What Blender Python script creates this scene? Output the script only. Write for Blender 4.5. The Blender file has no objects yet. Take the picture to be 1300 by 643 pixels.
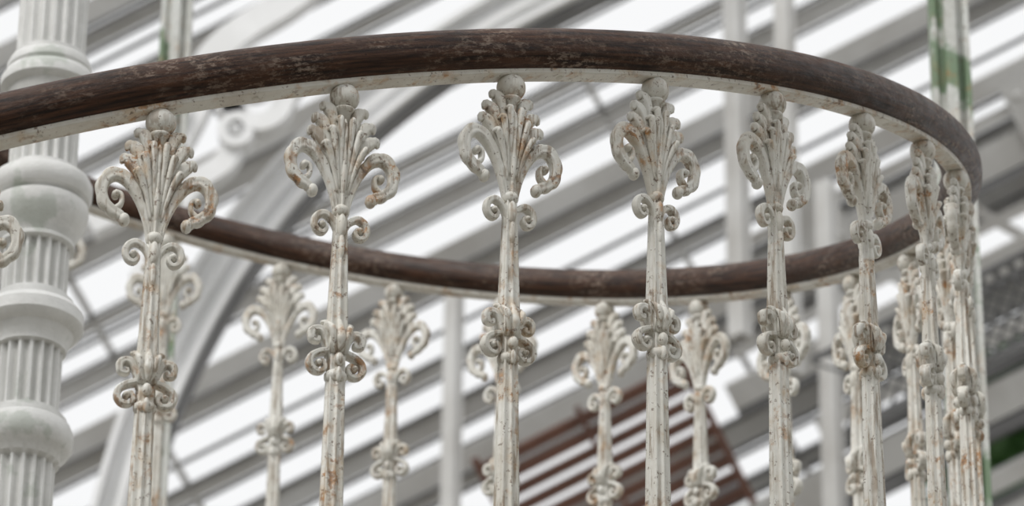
import bpy, bmesh, math, random
from mathutils import Vector, Matrix
random.seed(7)
scene = bpy.context.scene
scene.view_settings.view_transform = 'Standard'

# ------------------------------------------------------------------ helpers
def link(o):
    scene.collection.objects.link(o); return o

def finish(name, bm, mat, smooth=True, loc=(0, 0, 0), recalc=True, sharp=None):
    if recalc:
        bmesh.ops.recalc_face_normals(bm, faces=bm.faces)
    if sharp:
        for e in bm.edges:
            if len(e.link_faces) == 2 and e.calc_face_angle(0) > math.radians(sharp): e.smooth = False
    me = bpy.data.meshes.new(name)
    bm.to_mesh(me); bm.free()
    for m in (mat if isinstance(mat, (list, tuple)) else [mat]):
        me.materials.append(m)
    for p in me.polygons:
        p.use_smooth = smooth
    o = bpy.data.objects.new(name, me); o.location = loc
    return link(o)

def catmull(pts, n=6):
    P = [Vector(p) for p in pts]
    P = [P[0] * 2 - P[1]] + P + [P[-1] * 2 - P[-2]]
    out = []
    for i in range(1, len(P) - 2):
        for k in range(n):
            t = k / n
            a, b, c, d = P[i - 1], P[i], P[i + 1], P[i + 2]
            out.append(0.5 * ((2 * b) + (c - a) * t + (2 * a - 5 * b + 4 * c - d) * t * t + (3 * b - a - 3 * c + d) * t ** 3))
    out.append(P[-2])
    return out

def interp(vals, n):
    out = []
    m = len(vals) - 1
    for i in range(n):
        t = i / (n - 1) * m
        k = min(int(t), m - 1); f = t - k
        out.append(vals[k] * (1 - f) + vals[k + 1] * f)
    return out

def skin_rings(bm, rings, cap=True, mi=0):
    V = [[bm.verts.new(p) for p in r] for r in rings]
    n = len(V[0])
    for a, b in zip(V[:-1], V[1:]):
        for i in range(n):
            f = bm.faces.new((a[i], a[(i + 1) % n], b[(i + 1) % n], b[i])); f.material_index = mi
    if cap:
        for r, rv in ((V[0], rings[0]), (V[-1], rings[-1])):
            c = bm.verts.new(sum((Vector(p) for p in rv), Vector()) / n)
            for i in range(n):
                f = bm.faces.new((r[i], r[(i + 1) % n], c)); f.material_index = mi
    return V

def scroll(bm, pts2, wid, thk, y=0.0, groove=0.4, n=5, seg=14, mirror=True, teeth=0.0, tn=9):
    """Cast scroll lying in the local XZ plane, tapered, grooved faces, optional serrated outer edge."""
    for sx in ((1, -1) if mirror else (1,)):
        P = catmull([(p[0] * sx, (p[2] if len(p) > 2 else 0) + y, p[1]) for p in pts2], n)
        W = interp(wid, len(P)); T = interp(thk, len(P))
        rings = []
        for i, p in enumerate(P):
            t = (P[min(i + 1, len(P) - 1)] - P[max(i - 1, 0)]).normalized()
            nrm = Vector((-t.z, 0, t.x)) * sx
            nrm = nrm.normalized() if nrm.length > 1e-6 else Vector((1, 0, 0))
            tw = 1 + teeth * abs(math.sin(math.pi * tn * i / (len(P) - 1)))
            r = []
            for k in range(seg):
                a = 2 * math.pi * k / seg
                c, s = math.cos(a), math.sin(a)
                g = 1 - groove * math.exp(-(c / 0.38) ** 2)
                r.append(p + nrm * (W[i] * c * (tw if c > 0.3 else 1)) + Vector((0, 1, 0)) * (T[i] * s * g))
            rings.append(r)
        skin_rings(bm, rings)

def blob(bm, c, r, seg=14, ring=9):
    rings = []
    for i in range(1, ring):
        a = math.pi * i / ring
        rings.append([Vector((c[0] + r[0] * math.sin(a) * math.cos(2 * math.pi * k / seg),
                              c[1] + r[1] * math.sin(a) * math.sin(2 * math.pi * k / seg),
                              c[2] + r[2] * math.cos(a))) for k in range(seg)])
    V = [[bm.verts.new(p) for p in rr] for rr in rings]
    for a, b in zip(V[:-1], V[1:]):
        for i in range(seg):
            bm.faces.new((a[i], a[(i + 1) % seg], b[(i + 1) % seg], b[i]))
    t = bm.verts.new((c[0], c[1], c[2] + r[2])); b = bm.verts.new((c[0], c[1], c[2] - r[2]))
    for i in range(seg):
        bm.faces.new((V[0][i], V[0][(i + 1) % seg], t)); bm.faces.new((V[-1][i], V[-1][(i + 1) % seg], b))

def lathe(bm, prof, seg=48, flutes=0):
    """prof: (z, r, flute_depth)"""
    rings = []
    for z, r, fd in prof:
        ring = []
        for k in range(seg):
            a = 2 * math.pi * k / seg
            rr = r
            if fd:
                u = (k * flutes / seg) % 1.0
                rr = r - fd * max(0.0, math.sin(math.pi * min(1, max(0, (u - 0.16) / 0.68)))) ** 0.5
            ring.append(Vector((rr * math.cos(a), rr * math.sin(a), z)))
        rings.append(ring)
    skin_rings(bm, rings)

def beam(bm, p0, p1, w, d, face=Vector((0, -0.85, -0.5)), mi=0):
    """Rectangular bar; w is the width across its face, d its depth along the face normal."""
    p0, p1 = Vector(p0), Vector(p1)
    t = (p1 - p0).normalized()
    side = t.cross(face).normalized(); nn = side.cross(t).normalized()
    rings = []
    for p in (p0, p1):
        rings.append([p + side * (sx * w / 2) + nn * (sn * d / 2) for sx, sn in ((-1, -1), (1, -1), (1, 1), (-1, 1))])
    V = [[bm.verts.new(q) for q in r] for r in rings]
    fs = [bm.faces.new((V[0][i], V[0][(i + 1) % 4], V[1][(i + 1) % 4], V[1][i])) for i in range(4)]
    fs += [bm.faces.new(V[0]), bm.faces.new(V[1])]
    for f in fs: f.material_index = mi

# ---------------------------------------------------------------- materials
def new_mat(name):
    m = bpy.data.materials.new(name); m.use_nodes = True
    nt = m.node_tree
    return m, nt, nt.nodes['Principled BSDF']

def N(nt, t, **kw):
    n = nt.nodes.new(t)
    for k, v in kw.items():
        setattr(n, k, v)
    return n

def noise(nt, vec, scale, detail=6, rough=0.6):
    n = N(nt, 'ShaderNodeTexNoise'); n.inputs['Scale'].default_value = scale
    n.inputs['Detail'].default_value = detail; n.inputs['Roughness'].default_value = rough
    nt.links.new(vec, n.inputs['Vector']); return n.outputs['Fac']

def ramp(nt, fac, a, b, ca=(0, 0, 0, 1), cb=(1, 1, 1, 1)):
    r = N(nt, 'ShaderNodeValToRGB')
    r.color_ramp.elements[0].position = a; r.color_ramp.elements[0].color = ca
    r.color_ramp.elements[1].position = b; r.color_ramp.elements[1].color = cb
    nt.links.new(fac, r.inputs['Fac']); return r.outputs['Color']

def mix(nt, fac, a, b):
    m = N(nt, 'ShaderNodeMix', data_type='RGBA')
    if isinstance(fac, float): m.inputs[0].default_value = fac
    else: nt.links.new(fac, m.inputs[0])
    for s, v in ((6, a), (7, b)):
        if isinstance(v, tuple): m.inputs[s].default_value = v
        else: nt.links.new(v, m.inputs[s])
    return m.outputs[2]

def mul(nt, a, b):
    m = N(nt, 'ShaderNodeMath', operation='MULTIPLY')
    for i, v in ((0, a), (1, b)):
        if isinstance(v, float): m.inputs[i].default_value = v
        else: nt.links.new(v, m.inputs[i])
    return m.outputs[0]

def obj_coords(nt, scale=(1, 1, 1)):
    tc = N(nt, 'ShaderNodeTexCoord'); oi = N(nt, 'ShaderNodeObjectInfo')
    mm = N(nt, 'ShaderNodeMath', operation='MULTIPLY'); mm.inputs[1].default_value = 37.0
    nt.links.new(oi.outputs['Random'], mm.inputs[0])
    ad = N(nt, 'ShaderNodeVectorMath', operation='ADD')
    nt.links.new(tc.outputs['Object'], ad.inputs[0]); nt.links.new(mm.outputs[0], ad.inputs[1])
    sc = N(nt, 'ShaderNodeVectorMath', operation='MULTIPLY'); sc.inputs[1].default_value = scale
    nt.links.new(ad.outputs[0], sc.inputs[0])
    return sc.outputs[0]

def paint(name, base, dirty, rust=0.0, streak=False, green=0.0, rough=0.5, k=1.0, cavity=0.0, ctint=(0.19, 0.13, 0.08, 1), glo=0.51):
    m, nt, b = new_mat(name)
    v = obj_coords(nt)
    vs = obj_coords(nt, (1, 1, 0.10))
    col = mix(nt, ramp(nt, noise(nt, v, 14 * k), 0.40, 0.70), base, dirty)
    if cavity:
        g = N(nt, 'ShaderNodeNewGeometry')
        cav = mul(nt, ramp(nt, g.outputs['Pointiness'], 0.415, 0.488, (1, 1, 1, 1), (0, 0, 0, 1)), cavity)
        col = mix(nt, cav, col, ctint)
    if streak:
        s = mul(nt, ramp(nt, noise(nt, vs, 120 * k, 6), 0.51, 0.59), ramp(nt, noise(nt, v, 11 * k, 3), 0.38, 0.54))
        col = mix(nt, mul(nt, s, 0.72), col, (0.26, 0.185, 0.115, 1))
    if green:
        gm = mul(nt, ramp(nt, noise(nt, v, 5 * k, 5), glo, glo + 0.05), green)
        col = mix(nt, gm, col, (0.11, 0.20, 0.09, 1))
    if rust > 0:
        lo = 0.57 - 0.06 * rust
        big = ramp(nt, noise(nt, v, 15 * k, 3), 0.50, 0.64)
        # broad ochre bleed around the rust
        bl = mul(nt, ramp(nt, noise(nt, v, 30 * k, 5, 0.65), 0.47, 0.64), big)
        col = mix(nt, mul(nt, bl, 0.55 * min(rust, 1.0)), col, (0.50, 0.31, 0.12, 1))
        rm = ramp(nt, noise(nt, v, 52 * k, 9, 0.75), lo, lo + 0.04)
        rc = mix(nt, ramp(nt, noise(nt, v, 90 * k), 0.4, 0.62), (0.47, 0.21, 0.05, 1), (0.14, 0.075, 0.04, 1))
        col = mix(nt, mul(nt, mul(nt, rm, big), 0.85), col, rc)
        # scattered paint chips
        ch = ramp(nt, noise(nt, v, 110 * k, 5, 0.72), 0.595, 0.635)
        col = mix(nt, mul(nt, ch, 0.8), col, (0.15, 0.095, 0.06, 1))
    nt.links.new(col, b.inputs['Base Color'])
    b.inputs['Roughness'].default_value = rough
    bp = N(nt, 'ShaderNodeBump'); bp.inputs['Strength'].default_value = 0.5; bp.inputs['Distance'].default_value = 0.002
    nt.links.new(noise(nt, v, 90 * k, 6), bp.inputs['Height']); nt.links.new(bp.outputs['Normal'], b.inputs['Normal'])
    return m

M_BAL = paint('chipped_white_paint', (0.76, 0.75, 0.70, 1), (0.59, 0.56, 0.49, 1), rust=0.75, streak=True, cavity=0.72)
M_BAR = paint('rusty_white_flat_bar', (0.70, 0.68, 0.62, 1), (0.52, 0.47, 0.40, 1), rust=0.9)
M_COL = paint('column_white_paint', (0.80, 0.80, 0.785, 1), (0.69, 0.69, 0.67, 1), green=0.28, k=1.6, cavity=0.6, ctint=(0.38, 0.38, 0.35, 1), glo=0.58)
M_POST = paint('mossy_post_paint', (0.66, 0.67, 0.64, 1), (0.50, 0.50, 0.46, 1), rust=0.35, green=0.85, k=0.9)
M_ROOF = paint('roof_iron_paint', (0.64, 0.635, 0.62, 1), (0.45, 0.435, 0.41, 1), k=0.12)
M_ARCH = paint('arch_white_paint', (0.84, 0.84, 0.84, 1), (0.70, 0.70, 0.69, 1), k=0.15)
M_DARK = paint('weathered_grey_iron', (0.22, 0.22, 0.225, 1), (0.13, 0.13, 0.13, 1), k=0.15)
M_LOUV = paint('brown_louvre_wood', (0.18, 0.085, 0.06, 1), (0.12, 0.06, 0.045, 1), k=0.3)
M_FLOOR = paint('stone_floor', (0.32, 0.30, 0.27, 1), (0.22, 0.21, 0.18, 1), k=0.05)
M_BLOCKER = paint('light_blocker_dark', (0.18, 0.19, 0.15, 1), (0.24, 0.22, 0.19, 1), k=0.05)  # dark surface for the added light-blocking walls
M_LEAF = paint('leaf_green', (0.09, 0.19, 0.06, 1), (0.04, 0.10, 0.03, 1), k=0.2)
M_BARK = paint('bark', (0.12, 0.09, 0.06, 1), (0.07, 0.05, 0.03, 1), k=0.2)

def wood():
    m, nt, b = new_mat('worn_dark_wood')
    uv = N(nt, 'ShaderNodeUVMap'); uv.uv_map = 'UVMap'
    sc = N(nt, 'ShaderNodeVectorMath', operation='MULTIPLY'); sc.inputs[1].default_value = (0.5, 1, 1)
    nt.links.new(uv.outputs[0], sc.inputs[0]); v = sc.outputs[0]
    s2 = N(nt, 'ShaderNodeVectorMath', operation='MULTIPLY'); s2.inputs[1].default_value = (0.06, 1, 1)
    nt.links.new(uv.outputs[0], s2.inputs[0]); vg = s2.outputs[0]
    base = mix(nt, ramp(nt, noise(nt, vg, 170, 5), 0.38, 0.66), (0.013, 0.006, 0.004, 1), (0.085, 0.037, 0.019, 1))
    worn = ramp(nt, noise(nt, v, 120, 10, 0.8), 0.50, 0.56)
    area = ramp(nt, noise(nt, v, 9, 5), 0.44, 0.60)
    col = mix(nt, mul(nt, mul(nt, worn, area), 0.75), base, mix(nt, ramp(nt, noise(nt, v, 30), .4, .6), (0.16, 0.10, 0.07, 1), (0.32, 0.25, 0.20, 1)))
    pit = ramp(nt, noise(nt, v, 300, 4, 0.7), 0.60, 0.66)
    col = mix(nt, mul(nt, pit, 0.8), col, (0.008, 0.004, 0.003, 1))
    nt.links.new(col, b.inputs['Base Color'])
    b.inputs['Specular IOR Level'].default_value = 0.25
    nt.links.new(ramp(nt, noise(nt, v, 60), 0.3, 0.7, (0.30, 0.30, 0.30, 1), (0.6, 0.6, 0.6, 1)), b.inputs['Roughness'])
    bp = N(nt, 'ShaderNodeBump'); bp.inputs['Strength'].default_value = 0.6; bp.inputs['Distance'].default_value = 0.0025
    nt.links.new(noise(nt, v, 140, 8, 0.7), bp.inputs['Height']); nt.links.new(bp.outputs['Normal'], b.inputs['Normal'])
    return m
M_WOOD = wood()

# -------------------------------------------------- staircase measurements (m)
R = 1.6            # radius of the rail
Z0 = 4.568         # rail height at angle 0
K = 0.5437         # rise per radian
A0, DA = 0.2093, 0.1608
def rail_pt(a, r=R, dz=0.0):
    return Vector((r * math.sin(a), -r * math.cos(a), Z0 + K * a + dz))

def helix_sweep(bm, a0, a1, n, section, mi=0, uvl=None):
    rings, L = [], []
    for i in range(n + 1):
        a = a0 + (a1 - a0) * i / n
        rad = Vector((math.sin(a), -math.cos(a), 0))
        tan = Vector((R * math.cos(a), R * math.sin(a), K)).normalized()
        up = rad.cross(tan).normalized()
        if up.z < 0: up = -up
        c = rail_pt(a)
        rings.append([c + rad * x + up * z for x, z in section]); L.append(a * R)
    V = [[bm.verts.new(p) for p in r] for r in rings]
    m = len(section)
    per = [0]
    for i in range(m):
        x0, z0 = section[i]; x1, z1 = section[(i + 1) % m]
        per.append(per[-1] + math.hypot(x1 - x0, z1 - z0))
    for j in range(n):
        for i in range(m):
            f = bm.faces.new((V[j][i], V[j][(i + 1) % m], V[j + 1][(i + 1) % m], V[j + 1][i])); f.material_index = mi
            if uvl:
                for lp, q in zip(f.loops, ((L[j], per[i]), (L[j], per[i + 1]), (L[j + 1], per[i + 1]), (L[j + 1], per[i]))):
                    lp[uvl].uv = q
    for r in (V[0], V[-1]):
        bm.faces.new(r)

# handrail with its iron flat bar and screws
AS, AE = -1.25, 5.6
bm = bmesh.new(); uvl = bm.loops.layers.uv.new('UVMap')
sec = []
for k in range(32):
    a = 2 * math.pi * k / 32
    c, s = math.cos(a), math.sin(a)
    x = 0.0355 * math.copysign(abs(c) ** 0.9, c)
    z = 0.0340 * math.copysign(abs(s) ** 0.85, s) - 0.0065
    z = max(z, -0.0385)
    sec.append((x, z))
helix_sweep(bm, AS, AE, 420, sec, uvl=uvl)
rail = finish('curved_wooden_handrail', bm, M_WOOD)
bm = bmesh.new()
helix_sweep(bm, AS, AE, 420, [(-0.0150, -0.0445), (-0.0135, -0.046), (0.0135, -0.046), (0.0150, -0.0445), (0.0150, -0.034), (-0.0150, -0.034)])
for i in range(-10, 36):
    a = A0 + DA * (i + 0.5) + 0.03 * math.sin(i * 2.3)
    if AS < a < AE:
        p = rail_pt(a, dz=-0.0487)
        blob(bm, p, (0.006, 0.006, 0.003), 10, 6)
fb = finish('rail_flat_bar', bm, M_BAR, sharp=30)
fb.parent = rail

# lower string that carries the balusters
bm = bmesh.new()
helix_sweep(bm, AS, AE, 300, [(-0.04, -1.14), (0.04, -1.14), (0.04, -0.975), (-0.04, -0.975)])
finish('curved_stair_string', bm, M_COL, smooth=False)

# ------------------------------------------------------- ornate baluster mesh
bm = bmesh.new()
def since(n0):
    bm.verts.ensure_lookup_table(); return [bm.verts[i] for i in range(n0, len(bm.verts))]
blob(bm, (0, 0, 0), (0.0210, 0.0210, 0.0210), 28, 18)
lathe(bm, [(0.024, 0.006, 0), (0.015, 0.006, 0)], 12)
lathe(bm, [(-0.016, 0.010, 0), (-0.0185, 0.0145, 0), (-0.0215, 0.0155, 0), (-0.0245, 0.0130, 0), (-0.027, 0.010, 0), (-0.05, 0.007, 0)], 24)
n0 = len(bm.verts)
# palmette: reeds rise from the neck, fan out as leaf lobes
blob(bm, (0, 0, -0.078), (0.028, 0.0050, 0.042), 18, 12)
scroll(bm, [(0, -0.165), (0, -0.13), (0, -0.09), (0, -0.055), (0, -0.030)], [0.003, 0.0035, 0.0050, 0.007, 0.003], [0.007, 0.010, 0.013, 0.014, 0.006], groove=-0.15, mirror=False)
lobes = [
    ((0.0030, -0.165), (0.0048, -0.125), (0.0080, -0.085), (0.0130, -0.050), (0.0200, -0.026), (0.0290, -0.020), (0.034, -0.025)),
    ((0.0050, -0.165), (0.0075, -0.125), (0.0130, -0.092), (0.0215, -0.064), (0.0300, -0.045), (0.0400, -0.039), (0.0455, -0.045)),
    ((0.0070, -0.165), (0.0098, -0.128), (0.0170, -0.100), (0.0270, -0.078), (0.0360, -0.064), (0.0460, -0.058), (0.0515, -0.064)),
]
for j, L in enumerate(lobes):
    scroll(bm, L, [0.0025, 0.0028, 0.0040, 0.0064, 0.0084, 0.0072, 0.0020], [0.0075, 0.0085, 0.0095, 0.0105, 0.0100, 0.0080, 0.0030], groove=0.35, teeth=0.30, tn=5)
# raised layer of little leaves on both faces
for sy in (-1, 1):
    for (x1, z1, x2, z2) in ((0.005, -0.100, 0.009, -0.040), (0.010, -0.105, 0.020, -0.056), (0.014, -0.112, 0.029, -0.078)):
        scroll(bm, [(x1 * 0.5, z1 - 0.03, 0.004 * sy), (x1, z1, 0.008 * sy), ((x1 + x2) / 2, (z1 + z2) / 2 + 0.004, 0.0120 * sy), (x2, z2, 0.0145 * sy), (x2 + 0.006, z2 - 0.001, 0.010 * sy)],
               [0.002, 0.0033, 0.0045, 0.0046, 0.0015], [0.003, 0.004, 0.005, 0.006, 0.002], groove=0.0)
    blob(bm, (0, 0.009 * sy, -0.060), (0.0045, 0.008, 0.020), 12, 9)
    blob(bm, (0, 0.007 * sy, -0.115), (0.0045, 0.007, 0.030), 12, 9)
# large outer volutes with serrated backs
scroll(bm, [(0.008, -0.168), (0.0115, -0.148), (0.018, -0.126), (0.028, -0.105), (0.041, -0.088), (0.056, -0.081), (0.069, -0.088), (0.0745, -0.104),
            (0.070, -0.121), (0.059, -0.131), (0.048, -0.137), (0.041, -0.146)],
       [0.003, 0.004, 0.0052, 0.0064, 0.0076, 0.0086, 0.0086, 0.0080, 0.0074, 0.0070, 0.0068, 0.003],
       [0.007, 0.009, 0.010, 0.0110, 0.012, 0.012, 0.0115, 0.011, 0.0105, 0.010, 0.009, 0.004], groove=0.5, teeth=0.30, tn=9, n=7)
scroll(bm, [(0.056, -0.129), (0.048, -0.121), (0.048, -0.109), (0.057, -0.105)], [0.004, 0.0038, 0.0034, 0.003], [0.008, 0.008, 0.008, 0.007], groove=0.2)
for sx in (-1, 1):
    blob(bm, (0.0560 * sx, 0, -0.109), (0.0055, 0.010, 0.0055), 12, 8)
    blob(bm, (0.0425 * sx, 0, -0.142), (0.0080, 0.0095, 0.0090), 12, 8)
# neck band and small C-scrolls
lathe(bm, [(-0.158, 0.009, 0), (-0.161, 0.0115, 0), (-0.165, 0.0125, 0), (-0.169, 0.011, 0), (-0.172, 0.009, 0)], 20)
scroll(bm, [(0.003, -0.208), (0.006, -0.192), (0.013, -0.179), (0.024, -0.172), (0.034, -0.177), (0.038, -0.188), (0.034, -0.199), (0.026, -0.202), (0.021, -0.195), (0.024, -0.188)],
       [0.003, 0.0045, 0.005, 0.0055, 0.0055, 0.005, 0.0045, 0.004, 0.0035, 0.003], [0.008, 0.009, 0.009, 0.009, 0.009, 0.0085, 0.008, 0.008, 0.008, 0.007], groove=0.35)
for sx in (-1, 1):
    blob(bm, (0.027 * sx, 0, -0.190), (0.0055, 0.0105, 0.0055), 12, 8)
for sy in (-1, 1):
    blob(bm, (0, 0.007 * sy, -0.189), (0.0065, 0.0070, 0.019), 12, 9)
    blob(bm, (0, 0.008 * sy, -0.222), (0.0045, 0.0050, 0.020), 12, 9)
for v in since(n0):                       # stretch the finial to its measured height
    z = v.co.z
    if z < -0.02:
        v.co.z = -0.02 + (z + 0.02) * 1.12 if z > -0.17 else z - 0.018
# reeded shaft
def shaft(z0, z1, r0, r1, steps=14, lob=8):
    rings = []
    for i in range(steps + 1):
        t = i / steps; z = z0 + (z1 - z0) * t; r = r0 + (r1 - r0) * t
        ring = []
        for k in range(64):
            a = 2 * math.pi * k / 64
            sq = 1 / max(abs(math.cos(a)), abs(math.sin(a))) ** 0.35
            q = r * sq * (1 - 0.22 * abs(math.sin(a * lob / 2)))
            ring.append(Vector((q * math.cos(a), q * math.sin(a) * 0.9, z)))
        rings.append(ring)
    skin_rings(bm, rings)
shaft(-0.185, -0.405, 0.0096, 0.0165)
shaft(-0.395, -0.95, 0.0128, 0.0210, 24)
lathe(bm, [(-0.93, 0.020, 0), (-0.94, 0.030, 0), (-0.955, 0.034, 0), (-0.985, 0.034, 0)], 24)
# mid-shaft ornament: spreading leaves above, curls below
n0 = len(bm.verts)
scroll(bm, [(0.006, -0.418), (0.012, -0.398), (0.016, -0.380), (0.023, -0.365), (0.033, -0.361), (0.040, -0.369), (0.038, -0.380), (0.030, -0.382), (0.029, -0.374)],
       [0.004, 0.005, 0.0056, 0.0064, 0.0064, 0.0056, 0.0048, 0.004, 0.003], [0.010, 0.012, 0.012, 0.012, 0.011, 0.010, 0.009, 0.008, 0.007], groove=0.4, teeth=0.25, tn=6)
scroll(bm, [(0.008, -0.395), (0.017, -0.398), (0.028, -0.402), (0.039, -0.411), (0.042, -0.424), (0.035, -0.435), (0.024, -0.436), (0.018, -0.427), (0.022, -0.417), (0.029, -0.420)],
       [0.004, 0.005, 0.0052, 0.0056, 0.0056, 0.0052, 0.0048, 0.0042, 0.004, 0.003], [0.010, 0.012, 0.012, 0.0115, 0.011, 0.010, 0.009, 0.009, 0.008, 0.007], groove=0.35)
for sx in (-1, 1):
    blob(bm, (0.0285 * sx, 0, -0.422), (0.006, 0.011, 0.006), 12, 8)
    scroll(bm, [(0.008 * sx, -0.38), (0.012 * sx, -0.362), (0.018 * sx, -0.348), (0.026 * sx, -0.346)], [0.004, 0.006, 0.006, 0.002], [0.010, 0.011, 0.009, 0.003], groove=0.2, mirror=False)
for sy in (-1, 1):
    scroll(bm, [(0.0, -0.338, 0.008 * sy), (0.0, -0.36, 0.016 * sy), (0.0, -0.38, 0.019 * sy), (0.0, -0.40, 0.015 * sy)], [0.003, 0.006, 0.008, 0.003], [0.003, 0.005, 0.006, 0.004], groove=0.0, mirror=False)
    scroll(bm, [(0.004, -0.40, 0.010 * sy), (0.010, -0.38, 0.017 * sy), (0.014, -0.362, 0.017 * sy), (0.017, -0.350, 0.010 * sy)], [0.003, 0.0045, 0.005, 0.002], [0.004, 0.005, 0.006, 0.002], groove=0.0)
    blob(bm, (0, 0.013 * sy, -0.416), (0.008, 0.008, 0.012), 12, 9)
    blob(bm, (0, 0.013 * sy, -0.442), (0.005, 0.006, 0.014), 12, 9)
for v in since(n0):
    v.co.z = -0.401 + (v.co.z + 0.398) * 0.84; v.co.x *= 0.90
lathe(bm, [(-0.430, 0.012, 0), (-0.434, 0.0155, 0), (-0.440, 0.0155, 0), (-0.446, 0.012, 0)], 20)
b0 = finish('ornate_iron_baluster', bm, M_BAL)
bal_mesh = b0.data
first = True
for i in range(-8, 33):
    a = A0 + DA * i
    if not (AS + 0.05 < a < AE - 0.05): continue
    if first: o = b0; first = False
    else: o = link(bpy.data.objects.new('ornate_iron_baluster', bal_mesh))
    o.location = rail_pt(a, dz=-0.0655); o.rotation_euler = (0, 0, a)

# --------------------------------------------------------- central fluted column
prof = []
def colz(y): return 5.248 + (321.5 - y) * 0.001583
for y, rp, fl in [(-700, 45, 1), (50, 45, 1), (51, 48, 0), (56, 48, 0), (58, 52, 0), (64, 55, 0), (70, 55, 0), (75, 51, 0), (77, 58, 0), (84, 62, 0), (94, 62, 0), (98, 58, 0), (100, 53, 0), (110, 49, 0), (120, 46, 0),
                  (123, 44, 1), (200, 44, 1), (202, 48, 0), (208, 48, 0), (210, 56, 0), (213, 62, 0), (220, 66, 0), (232, 66, 0), (238, 62, 0), (241, 55, 0), (245, 55, 0), (247, 62, 0), (254, 63, 0), (266, 61, 0), (278, 54, 0), (288, 47, 0), (293, 45, 0), (295, 48, 0), (299, 48, 0),
                  (301, 42, 1), (360, 42, 1), (362, 46, 0), (367, 46, 0), (369, 53, 0), (374, 53, 0), (377, 59, 0), (384, 65, 0), (398, 66, 0), (405, 61, 0), (408, 54, 0), (416, 50, 0), (424, 46, 0), (428, 46, 0),
                  (430, 42, 1), (504, 42, 1), (506, 46, 0), (511, 46, 0), (513, 53, 0), (518, 53, 0), (521, 58, 0), (530, 62, 0), (544, 62, 0), (552, 57, 0), (556, 51, 0), (564, 47, 0), (568, 42, 1), (900, 42, 1), (2700, 46, 1), (3000, 48, 1)]:
    prof.append((colz(y), rp / 722.0, 0.0085 if fl else 0))
prof += [(0.95, 0.072, 0), (0.6, 0.09, 0), (0.35, 0.10, 0), (0.30, 0.15, 0), (0.0, 0.17, 0)]
bm = bmesh.new(); lathe(bm, prof, 180, 18)
finish('fluted_iron_column', bm, M_COL, loc=(-0.021, 0, 0), sharp=33)

# --------------------------------------------------------------- slender posts
def post(name, X, Y, w, top=13.0):
    bm = bmesh.new()
    h = w / 2
    sec = [(-h, -h * .55), (-h * .72, -h * .55), (-h * .62, -h * .25), (-h * .35, -h * .25), (-h * .28, -h * .85), (h * .28, -h * .85), (h * .35, -h * .25), (h * .62, -h * .25), (h * .72, -h * .55), (h, -h * .55),
           (h, h * .55), (h * .35, h * .55), (h * .28, h * .85), (-h * .28, h * .85), (-h * .35, h * .55), (-h, h * .55)]
    rings = [[Vector((x, y, z)) for x, y in sec] for z in (0, 3, 6, top)]
    skin_rings(bm, rings)
    for z0, s in ((0.0, 1.5), (0.25, 1.3)):
        beam(bm, (0, 0, z0), (0, 0, z0 + 0.25), w * s, w * s, Vector((0, -1, 0)))
    return finish(name, bm, M_POST, smooth=False, loc=(X, Y, 0))
post('slender_iron_post', -0.018, 2.4, 0.075)
post('slender_iron_post', 1.777, 1.5, 0.085)

# ------------------------------------------------------ sloping glasshouse roof
O = Vector((0.814, 11.35, 11.6))
e1 = Vector((1, 0, 0)); e2 = Vector((0, -0.52, 0.854)); nrm = Vector((0, -0.854, -0.52))
ph = math.radians(27.5)
U = e1 * math.cos(ph) + e2 * math.sin(ph); W = -e1 * math.sin(ph) + e2 * math.cos(ph)
def rp(u, w, n=0.0): return O + U * u + W * w + nrm * n
bm = bmesh.new()
P = 0.305
for i in range(-20, 21):
    w = i * P + 0.05 * math.sin(i * 1.9)
    wd = 0.075 + 0.03 * math.sin(i * 2.7)
    beam(bm, rp(-9, w), rp(9, w), wd, 0.10, nrm)
    beam(bm, rp(-9, w + wd / 2 + 0.012, 0.03), rp(9, w + wd / 2 + 0.012, 0.03), 0.014, 0.10, nrm, 1)
    beam(bm, rp(-9, w - wd / 2 - 0.018, 0.0), rp(9, w - wd / 2 - 0.018, 0.0), 0.020, 0.05, nrm, 1)
    if i % 2:
        beam(bm, rp(-9, w + 0.15), rp(9, w + 0.15), 0.022, 0.04, nrm, 1)
    if i % 3 == 0:
        beam(bm, rp(-9, w + 0.11, 0.25), rp(9, w + 0.11, 0.25), 0.11, 0.08, nrm)
        beam(bm, rp(-9, w + 0.055, 0.25), rp(9, w + 0.055, 0.25), 0.012, 0.12, nrm, 1)
for u in (-7, -4.4, -1.6, 1.0, 3.6, 6.2):
    beam(bm, rp(u, -6.2, 0.02), rp(u - 0.6, 6.2, 0.02), 0.03, 0.06, nrm)
finish('glasshouse_roof_glazing_bars', bm, [M_ROOF, M_DARK], smooth=False)

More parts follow.
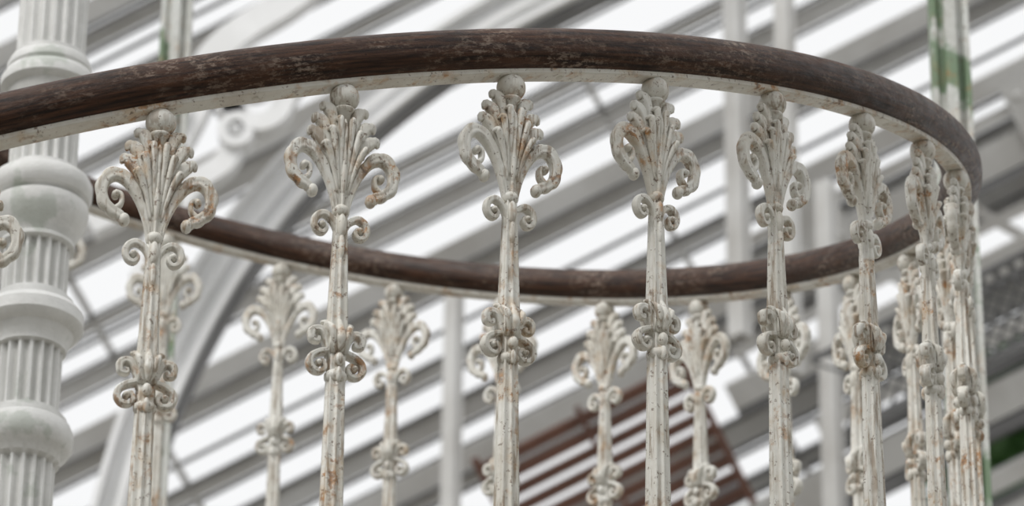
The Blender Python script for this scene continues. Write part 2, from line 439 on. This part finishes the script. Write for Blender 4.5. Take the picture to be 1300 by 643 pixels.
# heavier roof trusses on the right
bm = bmesh.new()
for (w, wd, n, mi, u0) in ((-0.30, 0.09, 0.5, 0, 1.2), (-0.45, 0.05, 0.5, 0, 0.9), (-0.62, 0.15, 0.5, 0, .6), (-0.72, 0.03, 0.52, 1, .6), (-0.88, 0.05, 0.5, 0, .7), (-1.05, 0.12, 0.6, 0, .6), (-1.13, 0.03, 0.6, 1, .6), (-1.35, 0.07, 0.6, 0, .9), (-1.50, 0.04, 0.5, 1, .9),
                           (-1.62, 0.16, 0.55, 0, -.5), (-1.74, 0.06, 0.55, 1, -.5), (-1.95, 0.09, 0.6, 0, 0.6), (-2.10, 0.05, 0.6, 0, 0.4), (-2.25, 0.13, 0.6, 0, -.5), (-2.35, 0.04, 0.6, 1, -.5)):
    beam(bm, rp(u0, w, n), rp(8.5, w, n), wd, 0.12, nrm, mi)
for k in range(10):
    u = 0.8 + 0.55 * k
    beam(bm, rp(u, -0.62, 0.52), rp(u + 0.28, -1.05, 0.56), 0.05, 0.03, nrm)
    beam(bm, rp(u + 0.28, -1.05, 0.52), rp(u + 0.55, -0.62, 0.56), 0.05, 0.03, nrm)
# gusset plates with bolt heads
for u in (1.15, 2.35, 3.55):
    beam(bm, rp(u, -0.50, 0.585), rp(u + 0.30, -0.50, 0.585), 0.34, 0.012, nrm)
    for du in (0.06, 0.24):
        for dw in (-0.60, -0.40):
            blob(bm, rp(u + du, dw, 0.60), (0.018, 0.018, 0.018), 8, 6)
finish('roof_lattice_truss', bm, [M_ROOF, M_DARK], smooth=False)

# uprights hanging in the roof
def upright(X, Y, z0, z1, w):
    bm = bmesh.new()
    beam(bm, (0, 0, z0), (0, 0, z1), w, w * 0.5, Vector((0, -1, 0)))
    beam(bm, (0, -w * .3, z0), (0, -w * .3, z1), w * 0.3, w * 0.5, Vector((0, -1, 0)))
    finish('roof_upright', bm, M_ROOF, smooth=False, loc=(X, Y, 0))
upright(0.559, 10.35, 0, 10.85, 0.09)
upright(1.833, 10.35, 10.6, 14.0, 0.11)
upright(1.989, 9.35, 9.9, 14.0, 0.09)
upright(2.229, 10.35, 0, 11.4, 0.10)

# ------------------------------------------------------------ large curved arch
def az(y): return 9.91 + (321 - y) * 0.003568
def ax(x): return 0.814 + (x - 650) / 320.0
def ribbon(bm, pts, w, d, Y, off=0.0, n=8, mi=0):
    P = catmull([(ax(x), Y, az(y)) for x, y in pts], n)
    rings = []
    for i, p in enumerate(P):
        t = (P[min(i + 1, len(P) - 1)] - P[max(i - 1, 0)]).normalized()
        s = Vector((-t.z, 0, t.x)); q = p + s * off
        rings.append([q + s * (a * w / 2) + Vector((0, b * d / 2, 0)) for a, b in ((-1, -1), (1, -1), (1, 1), (-1, 1))])
    skin_rings(bm, rings, mi=mi)
bm = bmesh.new()
arch = [(120, 1100), (140, 850), (178, 620), (222, 480), (290, 345), (375, 230), (470, 138), (575, 58), (690, -10), (830, -75), (1000, -130)]
ribbon(bm, arch, 0.17, 0.10, 8.35)
for off in (-0.085, 0.085): ribbon(bm, arch, 0.022, 0.17, 8.32, off)
ribbon(bm, arch, 0.03, 0.13, 8.33, 0.0)
ribbon(bm, arch, 0.012, 0.10, 8.33, -0.108, mi=1)
finish('curved_roof_arch', bm, [M_ARCH, M_DARK], smooth=False)
bm = bmesh.new()
ribbon(bm, [(120, 330), (170, 300), (215, 240), (245, 180), (262, 120), (300, 80), (360, 40), (430, -20)], 0.12, 0.08, 8.1)
ribbon(bm, [(250, 150), (285, 165), (300, 205), (288, 250), (250, 280), (215, 330), (190, 400)], 0.09, 0.08, 8.1)
ribbon(bm, [(280, 175), (320, 200), (350, 190), (370, 150), (410, 120)], 0.08, 0.08, 8.1)
for cx, cy, r in ((318, 140, 24), (300, 215, 17), (215, 190, 20)):
    ring = [(cx + r * math.cos(t * math.pi / 8), cy + r * math.sin(t * math.pi / 8)) for t in range(17)]
    ribbon(bm, ring, 0.035, 0.10, 8.08, 0, 3)
    blob(bm, (ax(cx), 8.05, az(cy)), (0.022, 0.03, 0.022), 10, 7)
finish('pierced_arch_bracket', bm, M_ARCH, smooth=False)

# brown louvre, walkway mesh
bm = bmesh.new()
def lp(u, w): return Vector((0.814, 9.85, 10.74)) + U * u + W * w
for k in range(9):
    w = -0.78 - 0.075 * k
    beam(bm, lp(-0.55 , w), lp(0.45, w), 0.05, 0.02, Vector((0, -0.7, -0.7)))
beam(bm, lp(-0.55, -0.72), lp(-0.55, -1.45), 0.035, 0.05, nrm); beam(bm, lp(0.45, -0.72), lp(0.45, -1.45), 0.035, 0.05, nrm)
beam(bm, lp(-0.05, -0.72), lp(-0.05, -1.45), 0.025, 0.05, nrm)
finish('brown_louvre_vent', bm, M_LOUV, smooth=False)
bm = bmesh.new()
def gp(u, w): return Vector((3.05, 9.4, 10.35)) + U * u + W * w
for k in range(34):
    t = -1.0 + k * 0.07
    beam(bm, gp(t, -0.16), gp(t + 0.32, 0.16), 0.014, 0.008, nrm); beam(bm, gp(t + 0.32, -0.16), gp(t, 0.16), 0.014, 0.008, nrm)
beam(bm, gp(-1, 0.17), gp(1.6, 0.17), 0.03, 0.04, nrm); beam(bm, gp(-1, -0.17), gp(1.6, -0.17), 0.03, 0.04, nrm)
finish('walkway_grating', bm, M_DARK, smooth=False)

# tree outside
bm = bmesh.new()
T = Vector((4.10, 13.4, 11.35))
beam(bm, (T.x, T.y, 0), (T.x, T.y, 10.6), 0.25, 0.25, Vector((0, -1, 0)), 1)
for k in range(9):
    a = k * 0.7
    beam(bm, (T.x, T.y, 9.4 + 0.1 * k), T + Vector((math.cos(a) * 0.9, math.sin(a) * 0.9, 0.3 + 0.1 * math.sin(k))), 0.05, 0.05, Vector((0.1, -1, 0.2)), 1)
for k in range(7500):
    d = Vector((random.gauss(0, 1), random.gauss(0, 1), random.gauss(0, 1))).normalized() * (random.random() ** 0.4)
    c = T + Vector((d.x * 1.15, d.y * 1.0, d.z * 1.1))
    t = Vector((random.gauss(0, 1), random.gauss(0, 1), random.gauss(0, .6))).normalized(); s = t.cross(Vector((random.random(), random.random(), 1))).normalized()
    L = random.uniform(0.07, 0.13)
    v = [bm.verts.new(q) for q in (c - t * L, c + s * L * 0.38, c + t * L, c - s * L * 0.38)]
    bm.faces.new(v)
finish('tree', bm, [M_LEAF, M_BARK], smooth=False, recalc=False)

# floor, then unseen walls added to block low side light
bm = bmesh.new()
vs = [bm.verts.new(p) for p in ((-40, -40, 0), (40, -40, 0), (40, 40, 0), (-40, 40, 0))]
bm.faces.new(vs)
finish('floor', bm, M_FLOOR, smooth=False)
def light_blocker(name, p0, p1, h):
    bm = bmesh.new()
    d = Vector((p1[0] - p0[0], p1[1] - p0[1], 0)).normalized()
    beam(bm, (p0[0], p0[1], h / 2), (p1[0], p1[1], h / 2), h, 0.4, d.cross(Vector((0, 0, 1))))
    finish(name, bm, M_BLOCKER, smooth=False)
light_blocker('light_blocker_back', (-12, -12), (12, -12), 7.0)
light_blocker('light_blocker_left', (-12, -12), (-12, 12.5), 7.5)
light_blocker('light_blocker_right', (12, -12), (12, 12.5), 7.5)

# ---------------------------------------------------------------- light, world
w = bpy.data.worlds.new('overcast_sky'); scene.world = w; w.use_nodes = True
bg = w.node_tree.nodes['Background']
bg.inputs['Color'].default_value = (0.985, 0.992, 1.0, 1); bg.inputs['Strength'].default_value = 0.96
sd = bpy.data.lights.new('soft_sun', 'SUN'); sd.energy = 2.0; sd.angle = math.radians(25); sd.color = (1, 0.985, 0.955)
so = link(bpy.data.objects.new('soft_sun', sd))
so.rotation_euler = Vector((0.50, 0.50, -0.80)).to_track_quat('-Z', 'Y').to_euler()

# ---------------------------------------------------------------------- camera
cd = bpy.data.cameras.new('camera'); co = link(bpy.data.objects.new('camera', cd))
pitch, roll = 0.5061, 0.011
c, s = math.cos(pitch), math.sin(pitch); cr, sr = math.cos(roll), math.sin(roll)
fw = Vector((0, c, s)); up = Vector((0, -s, c)); rt = Vector((1, 0, 0))
r2 = rt * cr + up * sr; u2 = rt * -sr + up * cr
m = Matrix((r2, u2, -fw)).transposed().to_4x4(); m.translation = Vector((0.814, -6.653, 1.6))
co.matrix_world = m
cd.sensor_width = 36; cd.lens = 5495.3 / 1300 * 36; cd.clip_start = 0.05; cd.clip_end = 300
cd.dof.use_dof = True; cd.dof.focus_distance = 6.2; cd.dof.aperture_fstop = 7.2
scene.camera = co
